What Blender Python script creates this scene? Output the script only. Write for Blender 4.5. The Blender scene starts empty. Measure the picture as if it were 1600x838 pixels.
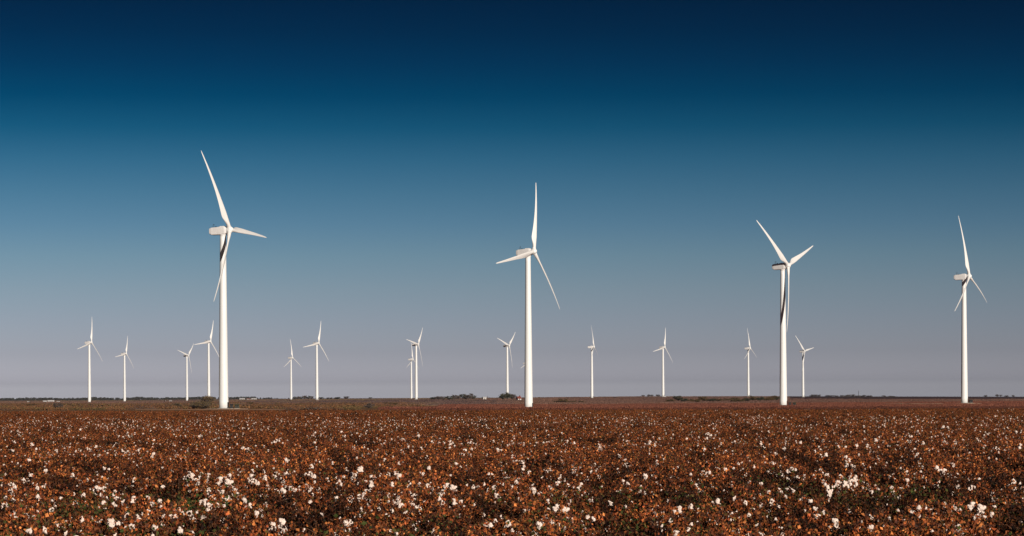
import bpy, math, random
import numpy as np
from mathutils import Vector, Matrix, noise

# ------------------------------------------------------------------ camera, light, exposure
sc = bpy.context.scene
R = math.radians
F = 4200.0                      # focal length in source pixels (1600 px wide)
K = F / 2400.0                  # distances below are written for F = 2400 and scale with it
CX, CY = 800.0, 617.0           # principal point: the eye-level line
ROLL = R(0.25)
cr, sr = math.cos(ROLL), math.sin(ROLL)
RIGHT, UP, FWD = Vector((cr, 0, -sr)), Vector((sr, 0, cr)), Vector((0, 1, 0))

cam_d = bpy.data.cameras.new("camera")
cam = bpy.data.objects.new("camera", cam_d)
sc.collection.objects.link(cam)
cam_d.sensor_width = 36.0
cam_d.lens = 36.0 * F / 1600.0
cam_d.shift_y = (CY - 419.0) / 1600.0
cam_d.clip_start = 0.5
cam_d.clip_end = 60000.0
cam.matrix_world = Matrix(((RIGHT.x, UP.x, -FWD.x, 0), (RIGHT.y, UP.y, -FWD.y, 0), (RIGHT.z, UP.z, -FWD.z, 0), (0, 0, 0, 1)))
sc.camera = cam

SUN_AZ, SUN_EL = R(28), R(17)   # azimuth measured to the right of "straight behind the camera"
SUN = Vector((math.sin(SUN_AZ) * math.cos(SUN_EL), -math.cos(SUN_AZ) * math.cos(SUN_EL), math.sin(SUN_EL)))

world = bpy.data.worlds.new("World")
sc.world = world
world.use_nodes = True
wn, wl = world.node_tree.nodes, world.node_tree.links
wn.clear()
w_out = wn.new("ShaderNodeOutputWorld")
w_bg = wn.new("ShaderNodeBackground"); w_bg.inputs[1].default_value = 0.10
sky = wn.new("ShaderNodeTexSky"); sky.sky_type = 'NISHITA'; sky.sun_disc = False
sky.sun_elevation = SUN_EL; sky.sun_rotation = math.pi - SUN_AZ
sky.air_density = 1.0; sky.dust_density = 0.3; sky.ozone_density = 1.5
tc = wn.new("ShaderNodeTexCoord"); sx = wn.new("ShaderNodeSeparateXYZ")
ramp = wn.new("ShaderNodeValToRGB")
mr = wn.new("ShaderNodeMapRange"); mr.inputs[1].default_value = 0.0; mr.inputs[2].default_value = 0.5
sq = wn.new('ShaderNodeMath'); sq.operation = 'POWER'; sq.inputs[1].default_value = 0.4
mul = wn.new("ShaderNodeMix"); mul.data_type = 'RGBA'; mul.blend_type = 'MULTIPLY'; mul.inputs[0].default_value = 1.0
wl.new(tc.outputs['Generated'], sx.inputs[0]); wl.new(sx.outputs[2], mr.inputs[0]); wl.new(mr.outputs[0], sq.inputs[0]); wl.new(sq.outputs[0], ramp.inputs[0])
wl.new(sky.outputs[0], mul.inputs[6]); wl.new(ramp.outputs[0], mul.inputs[7])
wl.new(w_bg.outputs[0], w_out.inputs[0])
# a deeper, polarised tone towards the north-east (right) side of the sky
mrx = wn.new("ShaderNodeMapRange"); mrx.inputs[1].default_value = -0.2; mrx.inputs[2].default_value = 0.2
mrx.inputs[3].default_value = 1.06; mrx.inputs[4].default_value = 0.80
wl.new(sx.outputs[0], mrx.inputs[0])
mul2 = wn.new("ShaderNodeMix"); mul2.data_type = 'RGBA'; mul2.blend_type = 'MULTIPLY'; mul2.inputs[0].default_value = 1.0
wl.new(mul.outputs[2], mul2.inputs[6]); wl.new(mrx.outputs[0], mul2.inputs[7])
# the unseen sky behind the camera is dimmed to deepen the shadows
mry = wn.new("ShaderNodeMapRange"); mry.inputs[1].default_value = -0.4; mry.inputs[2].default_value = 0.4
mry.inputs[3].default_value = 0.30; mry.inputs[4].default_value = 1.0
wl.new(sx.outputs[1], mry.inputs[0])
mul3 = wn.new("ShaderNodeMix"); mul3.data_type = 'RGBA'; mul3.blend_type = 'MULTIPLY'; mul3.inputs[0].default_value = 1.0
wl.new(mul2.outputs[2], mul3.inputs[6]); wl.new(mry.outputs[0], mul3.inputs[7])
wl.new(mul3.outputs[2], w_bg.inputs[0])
#SKYRAMP
SKY = [(0.0, (0.8136, 0.9147, 1.647)), (0.0031, (0.7907, 0.8826, 1.5914)), (0.0064, (0.6377, 0.7046, 1.2974)), (0.016, (0.4366, 0.4861, 0.8896)), (0.0278, (0.3597, 0.4238, 0.7567)), (0.0397, (0.2961, 0.381, 0.6455)), (0.0516, (0.2267, 0.3391, 0.5661)), (0.0634, (0.1552, 0.2811, 0.4948)), (0.0753, (0.1014, 0.233, 0.4145)), (0.087, (0.0528, 0.1848, 0.3421)), (0.0988, (0.0125, 0.129, 0.2585)), (0.1105, (0.0, 0.083, 0.1869)), (0.1222, (0.0, 0.0556, 0.1387)), (0.1338, (0.0, 0.0388, 0.1021)), (0.1453, (0.0, 0.0288, 0.0791)), (0.2, (0.004, 0.03, 0.09)), (0.5, (0.05, 0.08, 0.15))]
el = ramp.color_ramp.elements
while len(el) > 1: el.remove(el[-1])
for i, (z, c) in enumerate(SKY):
    e = el[0] if i == 0 else el.new(min(1.0, (z / 0.5) ** 0.4))
    if i == 0: e.position = 0.0
    e.color = (*c, 1)

sun_d = bpy.data.lights.new("sun", 'SUN')
sun_d.energy = 4.9; sun_d.angle = R(0.53); sun_d.color = (1.0, 0.925, 0.83)
sun = bpy.data.objects.new("sun", sun_d)
sc.collection.objects.link(sun)
sun.rotation_euler = SUN.to_track_quat('Z', 'Y').to_euler()

sc.view_settings.view_transform = 'Standard'
sc.view_settings.look = 'None'
sc.view_settings.exposure = 0.0
sc.view_settings.gamma = 1.0
sc.render.engine = 'CYCLES'
cy = sc.cycles
cy.max_bounces = 6; cy.diffuse_bounces = 3; cy.glossy_bounces = 2; cy.transmission_bounces = 3
cy.volume_bounces = 0; cy.transparent_max_bounces = 6

# ------------------------------------------------------------------ helpers
def tag(o, label=None, cat=None, group=None, kind=None):
    if label: o["label"] = label
    if cat: o["category"] = cat
    if group: o["group"] = group
    if kind: o["kind"] = kind
    return o

def link(o, parent=None):
    sc.collection.objects.link(o)
    if parent is not None: o.parent = parent
    return o

def empty(name, loc, label, cat, group=None, rz=0.0):
    o = bpy.data.objects.new(name, None)
    o.location = loc; o.rotation_euler = (0, 0, rz); o.empty_display_size = 0.5
    link(o)
    return tag(o, label, cat, group)

class MB:
    """collects faces (with a colour and a material slot per face) into one mesh"""
    def __init__(self):
        self.v = []; self.f = []; self.c = []; self.m = []; self.n = 0
    def add(self, verts, faces, col=(1, 1, 1), mat=0):
        verts = np.asarray(verts, dtype=np.float64).reshape(-1, 3)
        base = self.n
        self.v.append(verts); self.n += len(verts)
        percol = hasattr(col[0], '__len__')
        for i, f in enumerate(faces):
            self.f.append(tuple(base + k for k in f))
            self.c.append(col[i] if percol else col)
            self.m.append(mat)
    def merge(self, other, offset=(0, 0, 0), mat_shift=0):
        base = self.n
        for v in other.v: self.v.append(v + np.asarray(offset)); self.n += len(v)
        self.f += [tuple(base + k for k in f) for f in other.f]
        self.c += other.c
        self.m += [m + mat_shift for m in other.m]
    def mesh(self, name, mats, smooth=False):
        me = bpy.data.meshes.new(name)
        me.from_pydata(np.concatenate(self.v).tolist() if self.v else [], [], self.f)
        for m in (mats if isinstance(mats, (list, tuple)) else [mats]): me.materials.append(m)
        at = me.attributes.new("tint", 'FLOAT_COLOR', 'FACE')
        a = np.ones((len(self.f), 4), dtype=np.float32); a[:, :3] = np.asarray(self.c, dtype=np.float32)
        at.data.foreach_set("color", a.ravel())
        me.polygons.foreach_set("material_index", np.asarray(self.m, dtype=np.int32))
        me.polygons.foreach_set("use_smooth", [smooth] * len(self.f))
        me.update()
        return me
    def obj(self, name, mats, parent=None, smooth=False, loc=None):
        o = bpy.data.objects.new(name, self.mesh(name, mats, smooth))
        if loc is not None: o.location = loc
        return link(o, parent)

def box(mb, x0, x1, y0, y1, z0, z1, col=(1, 1, 1), mat=0):
    v = [(x0, y0, z0), (x1, y0, z0), (x1, y1, z0), (x0, y1, z0), (x0, y0, z1), (x1, y0, z1), (x1, y1, z1), (x0, y1, z1)]
    mb.add(v, [(0, 3, 2, 1), (4, 5, 6, 7), (0, 1, 5, 4), (1, 2, 6, 5), (2, 3, 7, 6), (3, 0, 4, 7)], col, mat)

def rings(mb, rs, closed_ends=True, col=(1, 1, 1), mat=0):
    """skin a list of equal-length vertex rings"""
    n = len(rs[0]); v = np.concatenate([np.asarray(r, dtype=float) for r in rs])
    f = []
    for i in range(len(rs) - 1):
        for k in range(n):
            a, b = i * n + k, i * n + (k + 1) % n
            f.append((a, b, b + n, a + n))
    if closed_ends:
        f.append(tuple(range(n))[::-1]); f.append(tuple(range((len(rs) - 1) * n, len(rs) * n)))
    mb.add(v, f, col, mat)

def lathe(mb, prof, n=32, col=(1, 1, 1), mat=0, ends=True):
    a = np.linspace(0, 2 * math.pi, n, endpoint=False)
    rings(mb, [np.stack([r * np.cos(a), r * np.sin(a), np.full(n, z)], 1) for r, z in prof], ends, col, mat)

def tube(mb, pts, rads, n=5, col=(1, 1, 1), mat=0):
    pts = [Vector(p) for p in pts]; rs = []
    for i, p in enumerate(pts):
        d = (pts[min(i + 1, len(pts) - 1)] - pts[max(i - 1, 0)]).normalized()
        s = d.orthogonal().normalized() if abs(d.z) > 0.99 else d.cross(Vector((0, 0, 1))).normalized()
        t = d.cross(s)
        rs.append([tuple(p + (s * math.cos(2 * math.pi * k / n) + t * math.sin(2 * math.pi * k / n)) * rads[i]) for k in range(n)])
    rings(mb, rs, True, col, mat)

def mat_new(name, base=(0.5, 0.5, 0.5), rough=0.7, spec=0.3, tint=False, noise_amt=0.0, noise_scale=1.0, metallic=0.0,
            translucent=0.0, streak=False, bump=0.0):
    m = bpy.data.materials.new(name); m.use_nodes = True
    n, l = m.node_tree.nodes, m.node_tree.links
    b = n["Principled BSDF"]
    b.inputs["Roughness"].default_value = rough
    b.inputs["Specular IOR Level"].default_value = spec
    b.inputs["Metallic"].default_value = metallic
    src = None
    if tint:
        at = n.new("ShaderNodeAttribute"); at.attribute_name = "tint"; src = at.outputs["Color"]
    if noise_amt > 0:
        g = n.new("ShaderNodeTexCoord"); nz = n.new("ShaderNodeTexNoise"); nz.inputs["Scale"].default_value = noise_scale
        nz.inputs["Detail"].default_value = 6
        if streak:
            mp = n.new("ShaderNodeMapping"); mp.inputs["Scale"].default_value = streak
            l.new(g.outputs["Object"], mp.inputs[0]); l.new(mp.outputs[0], nz.inputs["Vector"])
        else:
            l.new(g.outputs["Object"], nz.inputs["Vector"])
        r = n.new("ShaderNodeMapRange"); r.inputs[1].default_value = 0.25; r.inputs[2].default_value = 0.75
        r.inputs[3].default_value = 1 - noise_amt; r.inputs[4].default_value = 1 + noise_amt * 0.4
        l.new(nz.outputs[0], r.inputs[0])
        mx = n.new("ShaderNodeMix"); mx.data_type = 'RGBA'; mx.blend_type = 'MULTIPLY'; mx.inputs[0].default_value = 1.0
        if src is not None: l.new(src, mx.inputs[6])
        else: mx.inputs[6].default_value = (*base, 1)
        l.new(r.outputs[0], mx.inputs[7]); src = mx.outputs[2]
        if bump > 0:
            bp = n.new("ShaderNodeBump"); bp.inputs["Strength"].default_value = bump; bp.inputs["Distance"].default_value = 0.05
            l.new(nz.outputs[0], bp.inputs["Height"]); l.new(bp.outputs[0], b.inputs["Normal"])
    if src is not None: l.new(src, b.inputs["Base Color"])
    else: b.inputs["Base Color"].default_value = (*base, 1)
    if translucent > 0:
        tr = n.new("ShaderNodeBsdfTranslucent"); ms = n.new("ShaderNodeMixShader"); ms.inputs[0].default_value = translucent
        if src is not None: l.new(src, tr.inputs[0])
        else: tr.inputs[0].default_value = (*base, 1)
        l.new(b.outputs[0], ms.inputs[1]); l.new(tr.outputs[0], ms.inputs[2])
        l.new(ms.outputs[0], n["Material Output"].inputs[0])
    return m

M_white = mat_new("white_turbine_paint", (0.80, 0.79, 0.77), 0.45, 0.4, noise_amt=0.07, noise_scale=0.6, streak=(1.5, 1.5, 0.12))
M_nac = mat_new("nacelle_paint", (0.74, 0.71, 0.69), 0.5, 0.35, noise_amt=0.10, noise_scale=0.9)
M_blade = mat_new("blade_gelcoat", (0.78, 0.75, 0.72), 0.4, 0.4, noise_amt=0.06, noise_scale=0.4)
M_grey = mat_new("dark_grey_metal", (0.030, 0.028, 0.028), 0.8, 0.15, noise_amt=0.2, noise_scale=3)
M_green = mat_new("green_cabinet_paint", (0.050, 0.052, 0.026), 0.85, 0.1, noise_amt=0.2, noise_scale=2)
M_conc = mat_new("concrete", (0.38, 0.35, 0.31), 0.9, 0.2, noise_amt=0.2, noise_scale=1.5)
M_gravel = mat_new("pale_gravel", (0.48, 0.32, 0.22), 0.95, 0.1, noise_amt=0.35, noise_scale=0.8)
M_dirt = mat_new("dirt_track", (0.44, 0.28, 0.18), 0.95, 0.1, noise_amt=0.3, noise_scale=0.2)
M_leaf = mat_new("dry_cotton_leaf", rough=0.7, spec=0.15, tint=True, translucent=0.10)
M_stem = mat_new("cotton_stem", (0.14, 0.065, 0.035), 0.8, 0.2, tint=False)
M_boll = mat_new("cotton_lint", (0.80, 0.645, 0.555), 0.95, 0.05, noise_amt=0.10, noise_scale=40)
M_veg = mat_new("foliage", rough=0.85, spec=0.12, tint=True, translucent=0.15)
M_bark = mat_new("bark", (0.07, 0.05, 0.04), 0.9, 0.1, noise_amt=0.3, noise_scale=3)
M_wallw = mat_new("white_siding", (0.72, 0.69, 0.64), 0.7, 0.3, noise_amt=0.12, noise_scale=0.8)
M_roofr = mat_new("red_roof", (0.23, 0.06, 0.04), 0.8, 0.2, noise_amt=0.25, noise_scale=1.5)
M_roofp = mat_new("pale_roof", (0.66, 0.62, 0.60), 0.5, 0.4, noise_amt=0.15, noise_scale=0.7)
M_roofg = mat_new("dark_roof", (0.10, 0.09, 0.09), 0.8, 0.2, noise_amt=0.2, noise_scale=1.0)
M_glass = mat_new("window_glass", (0.03, 0.035, 0.045), 0.15, 0.6)
M_wood = mat_new("weathered_wood", (0.12, 0.085, 0.06), 0.9, 0.1, noise_amt=0.3, noise_scale=4)

# ------------------------------------------------------------------ terrain
PX = np.array([-800, 0, 200, 400, 600, 800, 1000, 1200, 1400, 1600, 2400], float)
DK = [K * v for v in (600, 700, 800, 950, 1200, 1500, 2000, 2600, 4000, 8000, 14000)]
YT = np.array([
 [641.5, 641.5, 641.5, 641.2, 641, 640.5, 639.5, 638.5, 637.6, 637, 637],
 [640.2, 640.2, 640.0, 639.8, 639.5, 639.3, 638.5, 637.5, 636.8, 636, 636],
 [638.8, 638.8, 638.6, 638.4, 638.2, 638.2, 637.5, 636.3, 635.3, 634.5, 634.5],
 [637.0, 637.0, 636.8, 636.5, 636.0, 635.8, 635.5, 634.3, 632.5, 631.0, 631.0],
 [634.6, 634.6, 634.3, 633.8, 633.4, 633.0, 632.0, 630.8, 629.3, 628.4, 628.4],
 [632.6, 632.6, 632.0, 630.8, 630.4, 629.8, 628.6, 627.2, 626.2, 626.0, 626.0],
 [630.1, 630.1, 629.4, 627.2, 625.9, 625.0, 623.8, 622.8, 624.0, 624.2, 624.2],
 [628.7, 628.7, 628.2, 626.0, 624.6, 622.6, 620.9, 620.5, 621.6, 622.2, 622.2],
 [627.0, 627.0, 626.0, 624.4, 623.2, 621.9, 620.2, 619.9, 620.6, 621.0, 621.0],
 [625.6, 625.6, 624.9, 623.6, 622.6, 621.6, 620.0, 619.5, 620.0, 620.3, 620.3],
 [625.2, 625.2, 624.6, 623.3, 622.3, 621.4, 619.8, 619.3, 619.8, 620.1, 620.1]])
LDK = np.log(np.array(DK, float))
def y_img(px, D):
    ld = math.log(max(D, DK[0]))
    j = min(max(np.searchsorted(LDK, ld) - 1, 0), len(DK) - 2)
    t = min(max((ld - LDK[j]) / (LDK[j + 1] - LDK[j]), 0), 1)
    return float(np.interp(px, PX, YT[j]) * (1 - t) + np.interp(px, PX, YT[j + 1]) * t)
def xz_at(px, D, y=None):
    """world x, z of the ground seen at image column px, distance D"""
    if y is None: y = y_img(px, D)
    xc = (px - CX) / F * D; yc = (CY - y) / F * D
    return xc * cr + yc * sr, -xc * sr + yc * cr
Z_NEAR = -2.7
def px_of(x, D): return CX + (x * cr) / max(D, 1.0) * F
def height(x, D):
    wob = 0.0
    if D > 12: wob = 0.10 * noise.noise((x * 0.03, D * 0.03, 0.3))
    if D <= 215 * K: return Z_NEAR + wob
    px = px_of(x, D)
    zf = xz_at(px, max(D, 600 * K))[1]
    wob2 = 0.25 * noise.noise((x * 0.012, D * 0.006, 7.7))
    if D >= 600 * K: return zf + wob2 * min(1, (D / K - 600) / 200)
    t = (D / K - 215) / 385.0; t = t * t * (3 - 2 * t)
    return Z_NEAR * (1 - t) + zf * t + wob * (1 - t)
def ground_at(px, D):
    """D in reference units (scaled by K)"""
    D = D * K
    x, _ = xz_at(px, D) if D >= 600 * K else ((px - CX) / F * D, 0)
    return Vector((x, D, height(x, D)))

def lerp3(a, b, t): return tuple(a[i] * (1 - t) + b[i] * t for i in range(3))
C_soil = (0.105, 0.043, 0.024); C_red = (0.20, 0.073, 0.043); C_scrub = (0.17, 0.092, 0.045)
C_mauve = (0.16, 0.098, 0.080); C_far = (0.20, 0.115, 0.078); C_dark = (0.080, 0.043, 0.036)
def field_col(x, D):
    px = px_of(x, D)
    y = y_img(px, D) if D > 600 * K else 660
    D = D / K
    n = noise.noise((x * 0.01, D * 0.004, 1.0)); n2 = noise.noise((x * 0.004, D * 0.0015, 5.0))
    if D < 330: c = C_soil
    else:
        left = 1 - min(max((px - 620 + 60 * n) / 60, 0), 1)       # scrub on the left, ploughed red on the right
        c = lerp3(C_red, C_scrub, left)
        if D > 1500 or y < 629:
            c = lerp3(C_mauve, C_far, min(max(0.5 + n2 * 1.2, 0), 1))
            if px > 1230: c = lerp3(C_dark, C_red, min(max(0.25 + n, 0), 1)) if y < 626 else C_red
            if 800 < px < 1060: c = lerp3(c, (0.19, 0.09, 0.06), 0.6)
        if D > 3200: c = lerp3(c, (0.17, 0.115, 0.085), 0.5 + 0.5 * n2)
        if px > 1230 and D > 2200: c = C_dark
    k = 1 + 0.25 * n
    return tuple(v * k for v in c)

Ds = list(range(-120, 20, 20)) + list(range(20, 385, 12)) + [float(v) for v in np.exp(np.linspace(math.log(395), math.log(14000 * K), 210))]
us = np.linspace(-0.55, 0.55, 241)
gv, gc = [], []
for D in Ds:
    hw = max(abs(D), 80.0)
    for u in us:
        x = u * hw
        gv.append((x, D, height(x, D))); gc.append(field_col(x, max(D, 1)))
nu = len(us); gf = []; gfc = []
for i in range(len(Ds) - 1):
    for k in range(nu - 1):
        a = i * nu + k; gf.append((a, a + 1, a + 1 + nu, a + nu))
me = bpy.data.meshes.new("ground"); me.from_pydata(gv, [], gf)
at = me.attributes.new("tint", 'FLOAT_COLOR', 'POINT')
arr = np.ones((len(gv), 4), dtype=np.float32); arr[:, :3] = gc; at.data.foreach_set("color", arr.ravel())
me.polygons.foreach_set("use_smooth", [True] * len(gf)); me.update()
M_ground = mat_new("ground", rough=0.95, spec=0.05, tint=True)
n, l = M_ground.node_tree.nodes, M_ground.node_tree.links
b = n["Principled BSDF"]; att = [x for x in n if x.type == 'ATTRIBUTE'][0]
geo = n.new("ShaderNodeNewGeometry")
def nz_node(scale, sxy, lo, hi):
    mp = n.new("ShaderNodeMapping"); mp.inputs["Scale"].default_value = sxy
    nz = n.new("ShaderNodeTexNoise"); nz.inputs["Scale"].default_value = scale; nz.inputs["Detail"].default_value = 5
    r = n.new("ShaderNodeMapRange"); r.inputs[1].default_value = 0.3; r.inputs[2].default_value = 0.7
    r.inputs[3].default_value = lo; r.inputs[4].default_value = hi
    l.new(geo.outputs["Position"], mp.inputs[0]); l.new(mp.outputs[0], nz.inputs["Vector"]); l.new(nz.outputs[0], r.inputs[0])
    return r.outputs[0]
prev = att.outputs["Color"]
for s in (nz_node(1.2, (1, 0.6, 1), 0.7, 1.3), nz_node(0.08, (1, 0.25, 1), 0.65, 1.35), nz_node(0.012, (1, 0.15, 1), 0.8, 1.2)):
    mx = n.new("ShaderNodeMix"); mx.data_type = 'RGBA'; mx.blend_type = 'MULTIPLY'; mx.inputs[0].default_value = 1.0
    l.new(prev, mx.inputs[6]); l.new(s, mx.inputs[7]); prev = mx.outputs[2]
l.new(prev, b.inputs["Base Color"])
me.materials.append(M_ground)
ground = link(bpy.data.objects.new("ground", me)); tag(ground, "flat red brown farmland running to the horizon", kind="structure")

# haze: an even body of air round the whole scene
HX = 14500.0
hb = MB(); box(hb, -HX, HX, -200, 14600 * K, -160, 130)
M_haze = bpy.data.materials.new("haze"); M_haze.use_nodes = True
n, l = M_haze.node_tree.nodes, M_haze.node_tree.links; n.clear()
ho = n.new("ShaderNodeOutputMaterial"); pv = n.new("ShaderNodeVolumePrincipled")
pv.inputs["Color"].default_value = (0.62, 0.72, 0.92, 1); pv.inputs["Density"].default_value = 4.5e-5 / K; pv.inputs["Anisotropy"].default_value = 0.5
l.new(pv.outputs[0], ho.inputs["Volume"])
haze = hb.obj("haze", M_haze); tag(haze, "thin pale haze over the far fields", kind="stuff")

# raised dirt tracks
def ribbon(name, pts, w, h, mat, label):
    """pts: (px, D) along the track; follows the ground, a low bank w wide and h high"""
    P = []
    for (a, b_) in zip(pts[:-1], pts[1:]):
        for k in range(24):
            t = k / 24; P.append(ground_at(a[0] * (1 - t) + b_[0] * t, a[1] * (1 - t) + b_[1] * t))
    P.append(ground_at(*pts[-1]))
    mb = MB(); rs = []
    for i, p in enumerate(P):
        d = (P[min(i + 1, len(P) - 1)] - P[max(i - 1, 0)]); d.z = 0; d.normalize()
        s = Vector((-d.y, d.x, 0))
        hh = h * (0.75 + 0.5 * noise.noise((i * 0.35, w, 0)))
        prof = [(-w / 2 - 1.2, -0.5), (-w / 2, hh), (0, hh + 0.05), (w / 2, hh), (w / 2 + 1.2, -0.5)]
        ring = []
        for (o, z) in prof:
            q = p + s * o; ring.append((q.x, q.y, height(q.x, q.y) + z))
        rs.append(ring)
    n_ = 5; v = np.concatenate([np.array(r) for r in rs]); f = []
    for i in range(len(rs) - 1):
        for k in range(n_ - 1):
            a = i * n_ + k; f.append((a, a + 1, a + 1 + n_, a + n_))
    mb.add(v, f); o = mb.obj(name, mat, smooth=True)
    return tag(o, label, kind="structure")
M_dirt2 = mat_new("brown_dirt", (0.30, 0.165, 0.10), 0.95, 0.1, noise_amt=0.5, noise_scale=0.1)
ribbon("dirt_track", [(215, 668), (300, 665), (345, 664), (420, 668), (440, 670)], 6, 0.30, M_dirt2, "pale dirt track behind the cotton at the left tall turbine")
ribbon("dirt_track", [(1130, 862), (1224, 862), (1330, 866)], 9, 0.75, M_dirt, "pale dirt track passing the third tall turbine")
ribbon("dirt_track", [(1395, 950), (1440, 925), (1475, 905)], 12, 0.95, M_dirt, "pale curved dirt track left of the rightmost tall turbine")
ribbon("dirt_track", [(1500, 720), (1560, 700), (1700, 690)], 7, 0.4, M_dirt, "pale dirt verge along the cotton at the right edge")
ribbon("dirt_track", [(600, 1150), (760, 1220), (900, 1260), (1060, 1270), (1190, 1240)], 9, 0.45, M_dirt, "long pale dirt track across the middle distance")
ribbon("dirt_track", [(1250, 1500), (1380, 1400), (1480, 1330), (1700, 1300)], 8, 0.35, M_dirt, "faint pale track in the far field on the right")

# ------------------------------------------------------------------ wind turbines
TILT_AXIS = 3.4
def tower_mesh():
    mb = MB(); prof = []
    for i in range(25):
        t = i / 24; z = 0.12 + t * (78.1 - 0.12)
        r = 2.15 * (1 - t) + 1.32 * t
        prof.append((r, z))
    lathe(mb, prof, 48)
    for z in (20.0, 46.0):                                    # section flanges
        t = z / 78.1; r = 2.15 * (1 - t) + 1.32 * t
        lathe(mb, [(r + 0.02, z - 0.06), (r + 0.045, z - 0.05), (r + 0.045, z + 0.05), (r + 0.02, z + 0.06)], 48)
    return mb.mesh("tower", M_white, True)
def door_mesh():
    mb = MB(); rs = []
    a0 = R(-62)
    box(mb, -0.5, 0.5, -2.24, -2.05, 1.0, 3.2); box(mb, -0.7, 0.7, -3.4, -2.1, 0.12, 0.95)
    m = mb.mesh("tower_door", M_grey)
    m.transform(Matrix.Rotation(R(70), 4, 'Z'))
    return m
def base_mesh():
    mb = MB(); lathe(mb, [(3.3, -0.6), (3.3, 0.55), (2.6, 0.62)], 40)
    return mb.mesh("foundation", M_conc)
def rrect(w, h, r, n=3, cx=0, cz=0):
    pts = []
    for (sx_, sz_, a0) in ((1, 1, 0), (-1, 1, 90), (-1, -1, 180), (1, -1, 270)):
        for k in range(n + 1):
            a = R(a0 + 90 * k / n)
            pts.append((cx + sx_ * (w / 2 - r) + r * math.cos(a), cz + sz_ * (h / 2 - r) + r * math.sin(a)))
    return pts
def nacelle_mesh():
    # axis along +X (rotor end), origin at tower axis, hub height
    mb = MB(); rs = []
    for (x, w, h, cz, r) in ((-6.3, 2.3, 1.7, 0.15, 0.4), (-6.1, 2.9, 2.5, 0.05, 0.45), (-5.1, 3.2, 3.3, -0.05, 0.4), (-1.0, 3.3, 3.5, -0.05, 0.4),
                         (1.2, 3.2, 3.4, -0.05, 0.5), (2.0, 2.7, 2.8, 0.0, 0.7), (2.25, 2.2, 2.2, 0.0, 0.9)):
        rs.append([(x, a, b_) for a, b_ in rrect(w, h, r, 3, 0, cz)])
    rings(mb, rs)
    # low roof hood behind the rotor
    rs = []
    for (x, w, h, cz, r) in ((-1.9, 1.4, 0.3, 1.62, 0.12), (-0.9, 1.7, 0.7, 1.72, 0.2), (0.8, 1.7, 0.65, 1.70, 0.2), (1.6, 1.3, 0.3, 1.55, 0.12)):
        rs.append([(x, a, b_) for a, b_ in rrect(w, h, r, 3, 0, cz)])
    rings(mb, rs)
    lathe_mb = MB(); lathe(lathe_mb, [(1.45, -2.4), (1.45, -1.6)], 32); mb.merge(lathe_mb)   # yaw collar
    return mb.mesh("nacelle", M_nac)
def sensor_mesh():
    mb = MB()
    tube(mb, [(-4.6, 0.5, 1.5), (-4.6, 0.5, 3.0)], [0.06, 0.05]); tube(mb, [(-4.6, -0.5, 1.5), (-4.6, -0.5, 2.6)], [0.06, 0.05])
    tube(mb, [(-4.6, -0.8, 2.4), (-4.6, 0.8, 2.4)], [0.05, 0.05])
    box(mb, -4.85, -4.4, 0.35, 0.65, 2.95, 3.15); box(mb, -3.6, -3.2, -0.2, 0.2, 1.6, 2.15)
    return mb.mesh("wind_sensor", M_grey)
def hub_mesh():
    # spinner around X, origin at rotor centre
    mb = MB(); n_ = 28; a = np.linspace(0, 2 * math.pi, n_, endpoint=False); rs = []
    for x, r in ((-1.15, 1.15), (-1.0, 1.4), (-0.2, 1.5), (0.5, 1.45), (1.0, 1.2), (1.4, 0.8), (1.62, 0.4), (1.7, 0.08)):
        rs.append(np.stack([np.full(n_, x), r * np.cos(a), r * np.sin(a)], 1))
    rings(mb, rs)
    for k in range(3):
        s = MB(); lathe(s, [(1.02, 0.9), (1.02, 1.75)], 24)
        m4 = np.array(Matrix.Rotation(R(120 * k), 3, 'X'))
        s.v = [v @ m4.T for v in s.v]; mb.merge(s)
    return mb.mesh("rotor_hub", M_white, False)
def blade_mesh():
    # blade along +Z, rotor axis +X (upwind); leading edge towards -Y... seen from upwind the rotor turns clockwise
    mb = MB(); rs = []; L = 38.5; n_ = 24
    for r in list(np.linspace(1.5, 9, 12)) + list(np.linspace(10, 37, 22)) + [37.9, 38.35, 38.5]:
        t = r / L
        root = 1 - min(max((r - 2.2) / 5.5, 0), 1); root = root * root * (3 - 2 * root)
        chord = np.interp(t, [0, 0.20, 0.24, 0.5, 0.8, 0.96, 0.99, 1.0], [2.9, 3.0, 2.9, 1.85, 1.05, 0.62, 0.40, 0.12])
        thick = np.interp(t, [0.18, 0.35, 1.0], [0.32, 0.24, 0.14]) * chord
        tw = R(np.interp(t, [0, 0.2, 0.35, 0.6, 1.0], [27, 25, 17, 11, 7]))
        bend = -2.9 * t * t + 1.5 * t
        ring = []
        for k in range(n_):
            a = 2 * math.pi * k / n_
            # aerofoil in (c, h): c from leading edge (0) to trailing edge (1)
            c = 0.5 - 0.5 * math.cos(a)
            yt = 5 * (0.2969 * math.sqrt(c) - 0.126 * c - 0.3516 * c * c + 0.2843 * c ** 3 - 0.1036 * c ** 4)
            h = yt * thick * (1 if a < math.pi else -0.75)
            ce = (c - 0.3) * chord; he = h
            cc = -0.85 * math.cos(a); hc = 0.85 * math.sin(a)
            ce = ce * (1 - root) + cc * root; he = he * (1 - root) + hc * root
            # trailing edge direction: +Y side (left seen from upwind), turned downwind by the twist
            y = -(ce * math.cos(tw) + he * math.sin(tw))
            x = -ce * math.sin(tw) + he * math.cos(tw)
            ring.append((x + bend, y, r))
        rs.append(ring)
    rings(mb, [q[::-1] for q in rs])
    return mb.mesh("blade", M_blade, True)
ME_T, ME_D, ME_B, ME_N, ME_S, ME_H, ME_BL = tower_mesh(), door_mesh(), base_mesh(), nacelle_mesh(), sensor_mesh(), hub_mesh(), blade_mesh()

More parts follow.
